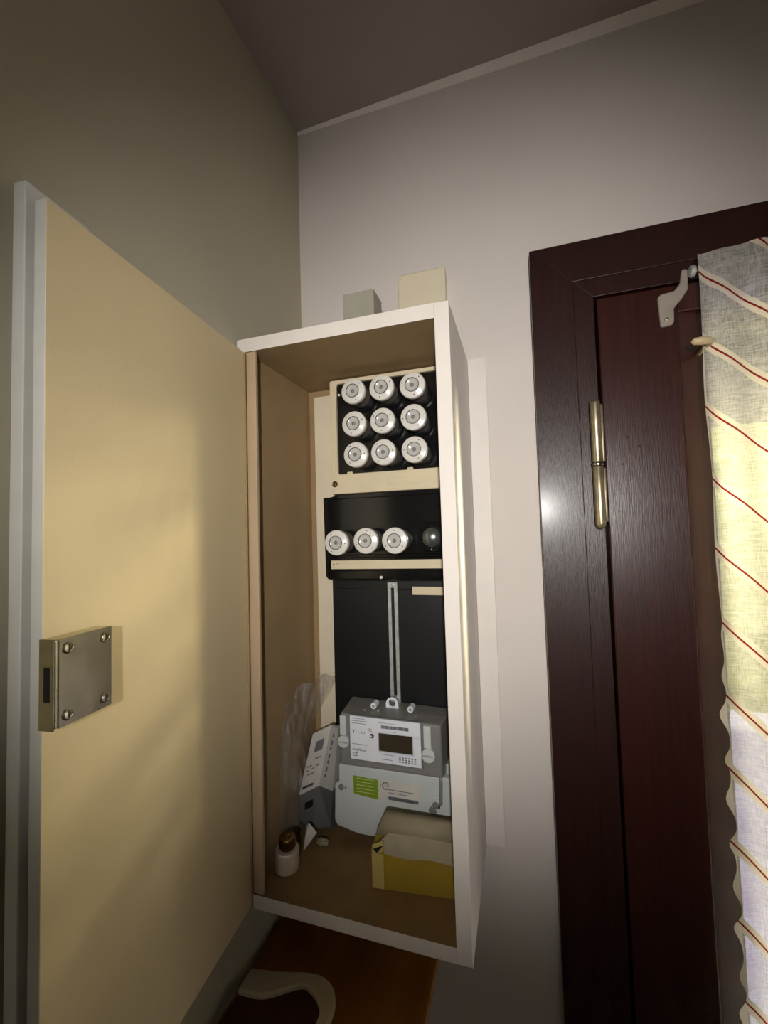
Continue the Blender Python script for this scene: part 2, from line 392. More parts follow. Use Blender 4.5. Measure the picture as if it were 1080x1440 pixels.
# ------------------------------------------------------------------ curtain, its rod and its holdback peg
CY = -.052
nu, nv = 150, 340
bm = bmesh.new(); g = []
for i in range(nu+1):
    col = []
    for j in range(nv+1):
        u = i/nu; v = j/nv
        z = .338-v*1.38
        x = .597+.93*u
        e = math.exp(-u*80)
        low = max(0, min(1, (-.12-z)/.12))
        y = CY+.004*math.sin(u*63+.6)+.0025*math.sin(u*141+z*3)
        y += e*low*.004*math.sin(z*2*math.pi/.088)
        x -= e*low*.0070*(.5+.5*math.sin(z*2*math.pi/.0500+1.2))**1.5
        x += .0012*math.sin(z*31)*(1-low)*e+.003*max(0, z-.25)*10*e
        col.append(bm.verts.new(P(x, y, z)))
    g.append(col)
for i in range(nu):
    for j in range(nv): bm.faces.new((g[i][j], g[i+1][j], g[i+1][j+1], g[i][j+1]))
cu = obj('curtain', bm, 'curtain', smooth=True)
tag(cu, 'sheer cream curtain with diagonal red-lined stripes over the door glass', 'curtain')
rd = thing('curtain_rod', 'thin curtain rod with pale curved end bracket at the top of the dark door', 'curtain rod', P(.60, -.04, .31))
rz = .322; ry = -.0372
obj('rod', tube([P(.594, ry, rz), P(1.560, ry, rz)], .0022, 12), 'steel', rd)
def brk(s, bx):
    xx = lambda x: bx+s*(x-.5565)
    bm = prism([(xx(.5560), .298), (xx(.5575), .260), (xx(.5590), .2565), (xx(.5715), .2575), (xx(.5740), .262), (xx(.5745), .280), (xx(.5850), .292), (xx(.5920), .303), (xx(.5930), .330), (xx(.5860), .331), (xx(.5830), .312), (xx(.5760), .3035), (xx(.5600), .3015)], LY-.007, LY-.0002)
    return bm
obj('bracket', brk(1, .5565), 'bracket', rd, bevel=.0022, seg=3)
obj('bracket', brk(-1, 1.5955), 'bracket', rd, bevel=.0022, seg=3)
for xx in (.5650, 1.5870):
    obj('screw', lathe([(.0028, 0), (.0024, .0014), (.0005, .0018)], P(xx, LY-.007, .2655), n=14), 'hinge', rd)
for xx in (.5955, 1.5565):
    obj('end_ring', lathe([(.0065, -.003), (.0076, -.0015), (.0076, .0015), (.0065, .003)], P(xx, ry, rz), Vector((1, 0, 0)), 20), 'steel', rd)
pg = obj('curtain_peg', tube([P(.603, ry+.024, .2185), P(.603, -.058, .2185), P(.599, -.060, .2188), P(.592, -.061, .2190), P(.584, -.061, .2192), P(.581, -.061, .2192)], [.0036, .0040, .0048, .0052, .0044, .0015], 14), 'peg', smooth=True)
tag(pg, 'small rounded cream peg beside the curtain edge below the rod bracket', 'peg')

# ------------------------------------------------------------------ meter cabinet
X1, Z0, Z1, D = .2957, -.4918, .2629, -.19
T = .0178
mc = thing('meter_cabinet', 'white open wall cabinet holding the fuses and the electricity meter', 'cabinet', P(X1/2, 0, Z0))
def two(bm, inner):   # paint the faces that look into the cabinet
    for f in bm.faces:
        if inner(f): f.material_index = 1
bm = box(.0006, .0145, D, -.0005, Z0, Z1-T-.0008); bmesh.ops.recalc_face_normals(bm, faces=bm.faces)
two(bm, lambda f: f.normal.x > .9 or f.normal.y < -.9); obj('side_panel', bm, ['cab', 'cabin'], mc)
bm = box(X1-T, X1, D, -.0005, Z0, Z1); bmesh.ops.recalc_face_normals(bm, faces=bm.faces)
two(bm, lambda f: f.normal.x < -.9); obj('side_panel', bm, ['cab', 'cabin'], mc, bevel=.0008)
bm = box(.0006, X1-T, D, -.0005, Z1-T-.0006, Z1); bmesh.ops.recalc_face_normals(bm, faces=bm.faces)
two(bm, lambda f: f.normal.z < -.9); obj('top_panel', bm, ['cab', 'cabin'], mc)
bm = box(.0145, X1-T, D, -.0005, Z0, Z0+.0173); bmesh.ops.recalc_face_normals(bm, faces=bm.faces)
two(bm, lambda f: f.normal.z > .9); obj('bottom_panel', bm, ['cab', 'cabtop'], mc)
FL = Z0+.0173
obj('back_panel', box(.0146, X1-T-.0001, -.004, -.0006, FL, Z1-T-.0006), 'cabin', mc)
obj('stop_batten', box(.0146, .0295, D+.0005, D+.006, FL+.001, Z1-T-.001), 'batten', mc, bevel=.001)
# door, open nearly square against the left wall
H = Vector((.0140, -.1925)); E_ = Vector((.0385, -.4665))
tdir = (E_-H).normalized(); ndir = Vector((-tdir.y, tdir.x)); WD = (E_-H).length
def DT(u, n, z):
    q = H+tdir*u+ndir*n; return P(q.x, q.y, z)
dr = thing('door', None, None, Vector((0, 0, 0))); dr.parent = mc; dr.matrix_parent_inverse = Matrix.Translation(-Vector(mc.location))
dr['label'] = 'cream cabinet door standing open with a nickel lock'
def dobj(name, bm, mt, **kw):
    o = obj(name, bm, mt, **kw); o.parent = dr; return o
DB = -.4870
bm = bmesh.new()
hexa(bm, [DT(0, -.0109, DB), DT(WD, -.0109, DB), DT(WD, 0, DB), DT(0, 0, DB), DT(0, -.0115, .2430), DT(WD, -.0109, .2480), DT(WD, 0, .2480), DT(0, 0, .2430)])
bmesh.ops.recalc_face_normals(bm, faces=bm.faces)
for f in bm.faces: f.material_index = 0 if f.normal.x > .9 else 1
dobj('inner_panel', bm, ['door', 'edge'], bevel=.0006)
dobj('spacer', box(WD-.060, WD-.012, -.0173, -.0109, DB, .2460, T=DT), 'cabin')
dobj('edge_lip', box(WD-.052, WD+.002, -.0290, -.0173, DB-.01, .2640, T=DT), 'edge', bevel=.0008)
# lock
lk = bmesh.new()
U0, U1, LZ0, LZ1_ = .2300, .2760, -.1405, -.0785
bm = bmesh.new(); box(U0, U1, 0, .0125, LZ0, LZ1_, bm, DT)
dobj('lock_case', bm, 'chrome', bevel=.0012, seg=3)
dobj('lock_flange', box(U1, U1+.0012, -.0005, .0122, LZ0-.001, LZ1_+.0005, T=DT), 'chrome', bevel=.0004)
dobj('lock_plate', box(U0-.0003, U1-.002, .0125, .0134, LZ0, LZ1_, T=DT), 'chrome', bevel=.0004)
dobj('latch_slot', box(U1+.0011, U1+.0015, .0042, .0092, LZ0+.019, LZ0+.043, T=DT), 'dark')
nd3 = Vector((ndir.x, ndir.y, 0))
for u in (U0+.0065, U1-.0085):
    for z in (LZ0+.0075, LZ1_-.0075):
        bm = lathe([(.0042, 0), (.0042, .0006), (.0034, .0011), (.0030, .0006), (.0026, .0012), (.0005, .0014)], DT(u, .0134, z), nd3, 20)
        dobj('screw', bm, 'chrome', smooth=False)
        dobj('screw_slot', box(u-.0004, u+.0004, .0140, .0150, z-.0026, z+.0026, T=DT), 'dark')
# hinge leaf of the cabinet door: slim continuous strip in the gap
dobj('hinge_strip', box(.0002, .0022, .0002, .0024, -.470, .2400, T=DT), 'cabin')

# ------------------------------------------------------------------ cream board and the fuse boxes
mb = obj('mounting_board', box(.0275, .2740, -.0115, -.0042, FL+.001, .2320), 'board', bevel=.0008)
tag(mb, 'cream mounting board fixed to the back of the open cabinet', 'board')
fb = thing('fuse_box', 'cream framed fuse box with nine white fuses, uppermost in the cabinet', 'fuse box', P(.17, -.01, .055))
FX0, FX1, FZ0, FZ1, FFY = .0757, .2695, .0545, .2415, -.050
HX0, HX1, HZ0, HZ1 = .0868, .2585, .0862, .2350
bm = bmesh.new()
ou = rrect(FX0, FX1, FZ0, FZ1, .003, 4); inn = rrect(HX0, HX1, HZ0, HZ1, .004, 4)
a = [bm.verts.new(P(x, FFY, z)) for x, z in ou]; b = [bm.verts.new(P(x, FFY, z)) for x, z in inn]
c = [bm.verts.new(P(x, -.0118, z)) for x, z in ou]; d = [bm.verts.new(P(x, -.0118, z)) for x, z in inn]
n_ = len(a)
for i in range(n_):
    j = (i+1) % n_
    bm.faces.new((a[i], a[j], b[j], b[i])); bm.faces.new((a[i], c[i], c[j], a[j])); bm.faces.new((b[i], b[j], d[j], d[i])); bm.faces.new((c[i], d[i], d[j], c[j]))
obj('cover_frame', bm, 'cream', fb, bevel=.0012)
obj('fuse_plate', box(HX0+.0003, HX1-.0003, FFY+.0045, -.0120, HZ0+.0003, HZ1-.0003), 'black', fb)
for x0, x1 in ((.1035, .1125), (.2035, .2125)):
    obj('tab', box(x0, x1, FFY-.0008, FFY+.004, HZ0-.002, HZ0+.0030), 'cream', fb, bevel=.0006)
obj('screw', lathe([(.0052, 0), (.0048, .0014), (.0030, .0010), (.0005, .0016)], P(.0812, FFY, .0708), n=20), 'brass', fb)
obj('screw_slot', box(.0803, .0821, FFY-.0019, FFY-.0010, .0668, .0748), 'dark', fb)
obj('label_holder', box(.170, .2250, FFY-.0009, FFY, .0640, .0740), 'cream', fb, bevel=.0004)
obj('white_dot', lathe([(.0020, 0), (.0018, .0012), (.0005, .0017)], P(.0905, FFY+.0045, .2180), n=14), 'porc', fb)  # small white dot on the black fuse plate

# black block of four below it
bk = thing('fuse_block', 'glossy black fuse block with a row of three white fuses and a black button', 'fuse block', P(.16, -.01, -.08))
BX0, BX1, BZ0, BZ1, BY = .0580, .2690, -.0845, .0500, -.048
prof = [(BX0, BZ1), (BX1, BZ1), (BX1, BZ0), (BX0+.010, BZ0), (BX0+.0045, BZ0+.002), (BX0+.002, BZ0+.007)]
obj('block_body', prism(prof, BY, -.0118), 'black', bk, bevel=.0025, seg=3)
# raised upper edge of the block, the ledge below the fuses, the lower rounded lip
obj('upper_ridge', prism([(BX0+.012, BZ1-.001), (BX0+.030, BZ1+.0030), (BX1, BZ1+.0040), (BX1, BZ1-.0040), (BX0+.020, BZ1-.0040)], BY-.004, BY+.004), 'black', bk, bevel=.001)
bm = bmesh.new()
box(BX0+.012, BX1, BY-.0060, BY+.002, -.0485, -.0435, bm)
obj('ledge', bm, 'black', bk, bevel=.0018, seg=3)
obj('lower_lip', prism([(BX0+.006, -.0688), (BX1, -.0668), (BX1, -.0815), (BX0+.0095, -.0830)], BY-.0052, BY+.002), 'black', bk, bevel=.002, seg=3)
obj('label_strip', prism([(.0713, -.0530), (BX1-.001, -.0520), (BX1-.001, -.0655), (.0713, -.0665)], BY-.0016, BY), 'cream', bk, label='cream paper label strip')
bm = bmesh.new()
for x, z, w, hh in ((.0745, -.0600, .0024, .0020), (.0790, -.0585, .0032, .0007), (.0838, -.0578, .0018, .0007), (.0750, -.0635, .0030, .0006)):
    box(x, x+w, BY-.0018, BY-.0015, z, z+hh, bm)
obj('label_mark', bm, 'ink', bk)
obj('button_seat', prism(rrect(.2185, .2640, -.0405, .0045, .005), BY-.004, BY+.001), 'black', bk, bevel=.0015)
BC = P(.2400, BY-.004, -.0190)
obj('button_collar', lathe([(.0205, 0), (.0205, .010), (.0195, .0125), (.0160, .0125), (.0155, .009)], BC, n=40, cap=False), 'black', bk, smooth=False)
obj('button_dome', lathe([(.0157, .006), (.0155, .0105), (.0145, .0135), (.0120, .0165), (.0085, .0185), (.0045, .0196), (.0005, .020)], BC, n=40), 'dome', bk, smooth=True)
obj('button_mark', lathe([(.0009, .0125), (.0007, .0133)], BC+Vector((0, 0, -.0178)), n=10), 'porc', bk)

# fuses: one built, the rest copied with their parts
def make_fuse():
    t = thing('screw_fuse', '', 'fuse', (0, 0, 0), 'white porcelain screw fuses')
    O = Vector((0, 0, 0))
    nk = obj('neck', lathe([(.0170, 0), (.0170, .022), (.0176, .026), (.0150, .026)], O, n=40, cap=False), 'neck', t)
    for p in nk.data.polygons: p.use_smooth = True
    obj('cap', lathe([(.0172, .0245), (.0190, .0246), (.0196, .0254), (.0196, .0300), (.0192, .0316), (.0182, .0326), (.0165, .0331), (.0118, .0346), (.0106, .0346), (.0103, .0335)], O, n=48, cap=False), 'porc', t, bevel=.0003)
    obj('window_ring', lathe([(.0108, .0335), (.0107, .0354), (.0099, .0354), (.0098, .0335)], O, n=36, cap=False), 'dark', t)
    obj('window', lathe([(.0100, .0325), (.0100, .0346), (.0085, .0338), (.0045, .0326), (.0030, .0328)], O, n=36), 'win', t, smooth=True)
    obj('indicator', lathe([(.0031, .0326), (.0029, .0334), (.0015, .0340), (.0004, .0341)], O, n=20), 'grey', t, smooth=True)
    for a in (20, 140, 255):
        a = math.radians(a)
        obj('hole', lathe([(.00085, .0325), (.00085, .0340)], Vector((math.cos(a)*.0152, 0, math.sin(a)*.0152)), n=8), 'dark', t)
    return t
f0 = make_fuse()
xs = (.1275, .1738, .2218); zs = (.2100, .1592, .1110)
rows = ('top', 'middle', 'bottom'); cols = ('left', 'centre', 'right')
spots = []
for r in range(3):
    for c in range(3):
        spots.append((xs[c]+(.0015 if (r, c) == (2, 0) else 0), FFY+.0045, zs[r]-(.003 if c == 2 and r == 0 else 0), f'white porcelain screw fuse at {rows[r]} {cols[c]} of the nine in the cream fuse box'))
for i, x in enumerate((.0945, .1425, .1880)):
    spots.append((x, BY, (-.0235, -.0215, -.0222)[i], f'{("leftmost", "middle", "rightmost")[i]} of the three white screw fuses on the black fuse block'))
def copy_tree(o, parent=None):
    c = o.copy(); COL.objects.link(c)
    if parent: c.parent = parent
    for ch in list(o.children): copy_tree(ch, c)
    return c
fuses = [f0]+[copy_tree(f0) for _ in spots[1:]]
rots = (150, 5, 25, 0, 10, 45, -20, -15, 40, 100, 60, 70)
for o, (x, y, z, lb), ra in zip(fuses, spots, rots):
    o.location = P(x, y, z); o['label'] = lb
    o.rotation_euler = (0, math.radians(-ra), 0)

# black meter plate with slotted steel rail and cream label
mp_ = thing('meter_plate', 'matt black meter plate between the fuse block and the meter', 'panel', P(.16, -.012, -.40))
obj('plate', box(.0588, .2720, -.0195, -.0118, -.420, -.0850), 'blackm', mp_, bevel=.001)
obj('plate_label', box(.1975, .2690, -.0202, -.0195, -.1100, -.0972), 'cream', mp_, label='cream blank label strip')
obj('plate_line', box(.0640, .2715, -.0199, -.0194, -.1016, -.1006), 'black', mp_)
sr = thing('slotted_rail', 'upright slotted steel rail on the black plate above the meter', 'rail', P(.166, -.02, -.28))
bm = bmesh.new()
rx0, rx1, sx0, sx1 = .1575, .1735, .1628, .1682
yf, yb = -.0235, -.0198
for q in ((rx0, sx0, -.2800, -.0905), (sx1, rx1, -.2800, -.0905), (sx0, sx1, -.0985, -.0905), (sx0, sx1, -.2800, -.2700)):
    box(q[0], q[1], yf, yb, q[2], q[3], bm)
bmesh.ops.remove_doubles(bm, verts=bm.verts, dist=1e-6)
obj('rail_bar', bm, 'steel', sr)
obj('screw', lathe([(.0026, 0), (.0026, .0012), (.0008, .0020)], P(.1660, yf, -.0945), n=14), 'steel', sr)
obj('screw', lathe([(.0042, 0), (.0042, .003), (.0026, .005), (.0024, .009), (.0005, .0095)], P(.1668, yf, -.2735), n=16), 'steel', sr)
obj('seal_screw', lathe([(.0024, 0), (.0024, .0015), (.0006, .0026)], P(.1572, BY-.0052, -.0790), n=14), 'porc', sr)

# ------------------------------------------------------------------ electricity meter
me_ = thing('electricity_meter', 'grey electronic meter with display and pale terminal cover, above the yellow box', 'meter', P(.17, -.02, -.456))
MY = -.080
x0, x1, z0, z1 = .0935, .2475, -.3555, -.2800
bm = bmesh.new()
fr = [P(x0, MY, z0), P(x1, MY, z0), P(x1-.0005, MY, z1-.003), P(x0+.0012, MY, z1)]
mid = [P(x0-.001, -.055, z0-.003), P(x1+.0035, -.055, z0-.003), P(x1+.003, -.055, z1-.001), P(x0, -.055, z1+.002)]
bk_ = [P(x0-.004, -.0205, z0-.003), P(x1+.0065, -.0205, z0-.003), P(x1+.0055, -.0205, z1-.0015), P(x0-.003, -.0205, z1+.0035)]
A = [[bm.verts.new(p) for p in q] for q in (fr, mid, bk_)]
bm.faces.new(A[0]); bm.faces.new(A[2][::-1])
for a, b in zip(A, A[1:]):
    for i in range(4): bm.faces.new((a[i], b[i], b[(i+1) % 4], a[(i+1) % 4]))
obj('housing', bm, 'meter', me_, bevel=.0028, seg=3)
lx0, lx1, lz0, lz1 = .1110, .2185, -.3435, -.2808
obj('face_frame', prism([(lx0-.002, lz0-.002), (lx1+.002, lz0-.002), (lx1+.002, lz1+.0005), (lx0-.002, lz1+.0015)], MY-.0022, MY+.001), 'inkg', me_, bevel=.0006)
obj('face_plate', prism([(lx0, lz0), (lx1, lz0), (lx1, lz1-.0008), (lx0, lz1)], MY-.0028, MY), 'label', me_, label='white printed face plate')
YP = MY-.0030
obj('display', box(.1560, .2065, YP-.0004, MY, -.3265, -.3015), 'lcd', me_, bevel=.0004)
obj('display_lens', box(.1545, .2080, YP-.0012, YP-.0009, -.3278, -.3002), 'cover', me_)
bm = bmesh.new(); xx = .1600
random.seed(3)
while xx < .2010:
    w = random.choice((.0004, .0006, .0009, .0012)); box(xx, xx+w, YP-.0001, MY, -.2945, -.2900, bm); xx += w+random.choice((.0003, .0005))
obj('barcode', bm, 'ink', me_)
bm = bmesh.new()
def lines(bm, x, z, n, w, step, hh=.0006, y=YP, jit=.2):
    for i in range(n):
        box(x, x+w*(1-jit*random.random()), y-.0001, y+.0008, z-i*step, z-i*step+hh, bm)
lines(bm, .1140, -.2845, 3, .0250, .0035); lines(bm, .1140, -.3215, 1, .0240, .003); lines(bm, .1560, -.3315, 1, .026, .003, .0005); lines(bm, .1600, -.3385, 1, .017, .003)
lines(bm, .1720, -.2985, 1, .012, .003, .0007); lines(bm, .1390, -.2975, 2, .0075, .003, .0005); lines(bm, .1560, -.2870, 1, .034, .003, .0004)
obj('print_line', bm, 'inkg', me_, kind='stuff')
bm = bmesh.new()
for i in range(6):
    for j in range(3): box(.1860+i*.0045, .1885+i*.0045, YP-.0001, MY, -.3335-j*.0030, -.3318-j*.0030, bm)
obj('print_grid', bm, 'inkg', me_, kind='stuff')
text('maker_text', 'easyMeter', .0054, 'ink', .1142, YP-.0002, -.3305, me_)
text('mark_text', 'CE', .0075, 'ink', .1142, YP-.0002, -.3385, me_)
text('symbol_text', 'Y  i  m', .0072, 'ink', .1150, YP-.0002, -.3055, me_)
obj('logo_disc', lathe([(.0032, 0), (.0032, .0004)], P(.1455, YP, -.3070), n=20), 'ink', me_)
obj('logo_dot', lathe([(.0014, .0002), (.0013, .0007)], P(.1447, YP, -.3076), n=14), 'label', me_)
obj('sensor_window', box(.2100, .2160, YP-.0003, MY, -.3040, -.3005), 'cover', me_)
for (tx0, tx1, tz0, tz1, cx, cz, r, nm) in ((.0945, .1040, -.3110, -.2825, .1002, -.3200, .0088, 'left'), (.2228, .2332, -.3150, -.2845, .2290, -.3240, .0098, 'right')):
    obj('seal_strip', box(tx0, tx1, MY-.0030, MY+.001, tz0, tz1), 'term', me_, bevel=.0008)
    obj('seal_disc', lathe([(r, 0), (r, .0050), (r-.0010, .0060), (.0005, .0062)], P(cx, MY, cz), n=32), 'term', me_)
    text('disc_text', 'easyMeter', .0039, 'ink', cx, MY-.0064, cz-.001, me_, align='CENTER')
# hanging lug on top, the seal screws
bm = bmesh.new()
lug = [(.1565, -.2830), (.1765, -.2830), (.1765, -.2720), (.1735, -.2655), (.1665, -.2628), (.1595, -.2655), (.1565, -.2720)]
hole = [(.1665+.0058*math.cos(t), -.2718+.0058*math.sin(t)) for t in (math.pi*2*i/7-2.5 for i in range(7))]
o_ = [[bm.verts.new(P(x, y, z)) for x, z in lug] for y in (-.0465, -.0435)]
i_ = [[bm.verts.new(P(x, y, z)) for x, z in hole] for y in (-.0465, -.0435)]
for k in range(7):
    kk = (k+1) % 7
    for s in (0, 1): bm.faces.new((o_[s][k], o_[s][kk], i_[s][kk], i_[s][k]))
    bm.faces.new((o_[0][k], o_[1][k], o_[1][kk], o_[0][kk])); bm.faces.new((i_[0][k], i_[0][kk], i_[1][kk], i_[1][k]))
obj('hanging_lug', bm, 'label', me_)
for x in (.1405, .1985):
    obj('seal_screw', lathe([(.0048, 0), (.0048, .014), (.0042, .015), (.0024, .015), (.0022, .012)], P(x, -.045, -.2735), n=20, cap=False), 'label', me_)
    obj('screw_post', box(x-.003, x+.003, -.046, -.040, -.2850, -.2750), 'meter', me_)
for x, z in ((.1275, -.2800), (.1495, -.2780), (.2075, -.2825)):
    obj('rivet', lathe([(.0020, 0), (.0020, .002), (.0010, .003)], P(x, -.0620, z), n=12), 'steel', me_)
    obj('rivet_post', box(x-.0014, x+.0014, -.0640, -.0590, z-.0060, z), 'steel', me_)
# terminal cover
TY = -.0755
pts = [(.0875, -.3590), (.2670, -.3560), (.2670, -.4560), (.1160, -.4560), (.0830, -.4495), (.0790, -.4420), (.0805, -.3890), (.0870, -.3840)]
obj('terminal_cover', prism(pts, TY, -.0205), 'term', me_, bevel=.0025, seg=3, label='pale grey terminal cover')
obj('cover_flange', prism([(.2480, -.3620), (.2670, -.3620), (.2670, -.3440), (.2500, -.3440)], -.062, -.030), 'term', me_, bevel=.001)
YT = TY-.0004
obj('green_label', prism([(.1112, -.3715), (.1502, -.3730), (.1502, -.4010), (.1117, -.3980)], YT, TY+.001), 'green', me_, label='green label with pale lines of text')
obj('white_label', prism([(.1504, -.3725), (.2130, -.3715), (.2130, -.4000), (.1504, -.4010)], YT, TY+.001), 'paper', me_, label='white label with a grey ring logo')
bm = bmesh.new(); lines(bm, .1165, -.3752, 5, .030, .0048, .0008, YT); obj('label_line', bm, 'inkl', me_)
bm = bmesh.new(); lines(bm, .1660, -.3848, 1, .040, .004, .0011, YT, 0); lines(bm, .1660, -.3890, 1, .030, .004, .0009, YT, 0); obj('label_line', bm, 'inkg', me_)
obj('label_bar', prism(rrect(.1655, .2110, -.3985, -.3935, .002), YT-.0002, TY), 'inkg', me_)
text('label_number', '0 107 4084 0 3866', .0048, 'ink', .1675, YT-.0004, -.3978, me_)
bm = bmesh.new()
n_ = 22
ra = [math.radians(20+300*i/n_) for i in range(n_+1)]
cxx, czz = .1622, -.3795
va = [bm.verts.new(P(cxx+.0056*math.cos(t), YT-.0003, czz+.0056*math.sin(t))) for t in ra]; vb = [bm.verts.new(P(cxx+.0040*math.cos(t), YT-.0003, czz+.0040*math.sin(t))) for t in ra]
for i in range(n_): bm.faces.new((va[i], va[i+1], vb[i+1], vb[i]))
box(cxx-.0005, cxx+.0055, YT-.0004, TY, czz-.0005, czz+.0008, bm); box(cxx-.0085, cxx-.0075, YT-.0003, TY, czz-.002, czz+.002, bm)
obj('ring_logo', bm, 'inkg', me_)
obj('cover_screw', lathe([(.0042, 0), (.0042, .0018), (.0030, .0026), (.0005, .0028)], P(.0915, TY, -.3915), n=18), 'grey', me_)
obj('cover_pin', lathe([(.0014, 0), (.0012, .0014)], P(.0985, TY, -.3915), n=10), 'grey', me_)
obj('cover_boss', lathe([(.0078, 0), (.0074, .0025), (.0055, .0030)], P(.2370, TY, -.3935), n=24), 'term', me_)
obj('cover_screw', lathe([(.0046, .003), (.0046, .0048), (.0005, .0056)], P(.2362, TY, -.3935), n=18), 'grey', me_)
obj('lead_seal', lathe([(.0052, 0), (.0056, .0018), (.0045, .0036), (.0005, .0040)], P(.2312, TY, -.4025), n=18), 'grey', me_)
obj('seal_wire', tube([P(.2440, TY-.001, -.3500), P(.2448, TY-.0030, -.3620), P(.2440, TY-.0030, -.3800), P(.2435, TY-.0028, -.3905), P(.2405, TY-.004, -.3960)], [.0022, .0024, .0024, .0026, .0020], 10), 'meter', me_, smooth=True)

# ------------------------------------------------------------------ things lying in the cabinet
# leaning grey device box
gb = thing('device_box', 'white-labelled grey plastic box leaning in the left corner beside the meter', 'box', P(.04, -.045, FL))
Rt_, Rm, Rbm = P(.0709, -.0620, -.3076), P(.0576, -.0838, -.3904), P(.0450, -.0780, -.4610)
Lt, Lm, Lb = P(.0352, -.0560, -.3285), P(.0200, -.0780, -.4142), P(.0165, -.0760, -.4510)
Qt, Qm, Qb = P(.0751, -.0450, -.3211), P(.0657, -.0513, -.4161), P(.0660, -.0620, -.4620)
bt, bb = Vector((-.002, .022, -.004)), Vector((0, .030, 0))
def hull(pts, name, mt, par, **kw):
    bm = bmesh.new()
    for p in pts: bm.verts.new(p)
    bmesh.ops.convex_hull(bm, input=bm.verts[:])
    return obj(name, bm, mt, par, **kw)
fl = lambda p: Vector((p.x, p.y, FL+ZO+.0005))
hull([Rt_, Rm, Lt, Lm, Qt, Qm, Lt+bt, Lm+bb, Qt+bt, Qm+bb], 'label_sleeve', 'paper', gb, label='white printed sleeve', bevel=.0008)
e = .0006
hull([Rm, Lm, Qm, Lm+bb, Qm+bb, Rbm, Lb, Qb, fl(Lb+bb), fl(Qb+bb), fl(Lb+bb*.4), fl(Qb+bb*.4)], 'end_block', 'packgrey', gb, bevel=.0015)
def onface(A_, B_, C_, s, t, off=.0006):   # point on a face spanned by A (origin), A->B, A->C
    n = (B_-A_).cross(C_-A_).normalized()
    if n.y > 0: n = -n
    return A_+(B_-A_)*s+(C_-A_)*t+n*off
def patch(bm, A_, B_, C_, s0, s1, t0, t1, off=.0006):
    hexa(bm, [onface(A_, B_, C_, s, t, o) for o in (-.0002, off) for s, t in ((s0, t0), (s1, t0), (s1, t1), (s0, t1))])
bm = bmesh.new()
for (s0, s1, t0) in ((.50, .80, .47), (.12, .38, .56), (.15, .30, .63), (.40, .58, .62), (.64, .82, .60), (.25, .60, .70)):
    patch(bm, Lt, Rt_, Lm, s0, s1, t0, t0+.02)
obj('print_line', bm, 'inkg', gb)
bm = bmesh.new()
for q in range(9): patch(bm, Lt, Rt_, Lm, .10+q*.07, .15+q*.07, .885-(q % 2)*.008, .925)
obj('print_bold', bm, 'ink', gb)
bm = bmesh.new(); patch(bm, Lt, Rt_, Lm, .34, .78, .18, .36); obj('grey_patch', bm, 'inkg', gb)
bm = bmesh.new()
for q in range(7): patch(bm, Rt_, Qt, Rm, .45, .62, .12+q*.11, .17+q*.11+.03*(q % 2))
obj('print_side', bm, 'inkg', gb)
bm = bmesh.new(); patch(bm, Lm, Rm, Lb, .35, .75, .45, .75); obj('slot', bm, 'dark', gb)
bm = bmesh.new(); patch(bm, Rm, Qm, Rbm, .12, .60, .22, .46); obj('slot', bm, 'dark', gb)
# clear plastic bag stuffed along the left side
bm = bmesh.new(); nu, nv = 26, 44; g = []
for i in range(nu+1):
    col = []
    for j in range(nv+1):
        u = i/nu; v = j/nv
        z = FL+.012+v*.222
        top = max(0, v-.62)/.38
        y = -.125+.098*u+.018*top
        x = .0165+.006*math.sin(math.pi*min(1, v*1.15))*math.sin(math.pi*u)+.046*top*u*u
        q = Vector((u*3, v*5, 2))
        x += .0045*(noise.noise(q*1.3)+.6*noise.noise(q*3.1)); y += .004*noise.noise(q*2.2+Vector((7, 0, 0)))
        z += .010*noise.noise(Vector((u*4, 5, 1)))*top - .03*top*abs(u-.75)
        if x < .0158: x = .0158+.0004*abs(noise.noise(q*6))
        col.append(bm.verts.new(P(x, y, z)))
    g.append(col)
for i in range(nu):
    for j in range(nv): bm.faces.new((g[i][j], g[i+1][j], g[i+1][j+1], g[i][j+1]))
bag = obj('plastic_bag', bm, 'film', smooth=True)
tag(bag, 'crumpled clear plastic bag between the left side panel and the leaning grey box', 'bag')
# torn paper scrap and a crumpled one, under the leaning box
bm = bmesh.new()
pv = [bm.verts.new(P(*q)) for q in ((.0420, -.0960, -.4440), (.0490, -.1000, -.4360), (.0620, -.1010, -.4470), (.0455, -.1060, -.4530), (.0420, -.1060, FL+.0006))]
for t in ((0, 1, 3), (1, 2, 3), (0, 3, 4), (3, 2, 4)): bm.faces.new([pv[i] for i in t])
ps = obj('paper_scrap', bm, 'paper'); md = ps.modifiers.new('sol', 'SOLIDIFY'); md.thickness = .0006
tag(ps, 'folded white paper scrap standing in front of the grey leaning box', 'paper')
bm = bmesh.new(); bmesh.ops.create_icosphere(bm, subdivisions=3, radius=1)
for v in bm.verts:
    k = 1+.35*noise.noise(v.co*2.3)
    v.co = P(.0640+v.co.x*.0095*k, -.0870+v.co.y*.0055*k, FL+.0052+v.co.z*.0050*k)
ps = obj('paper_ball', bm, 'card'); tag(ps, 'small crumpled beige paper wad at the foot of the grey leaning box', 'paper')
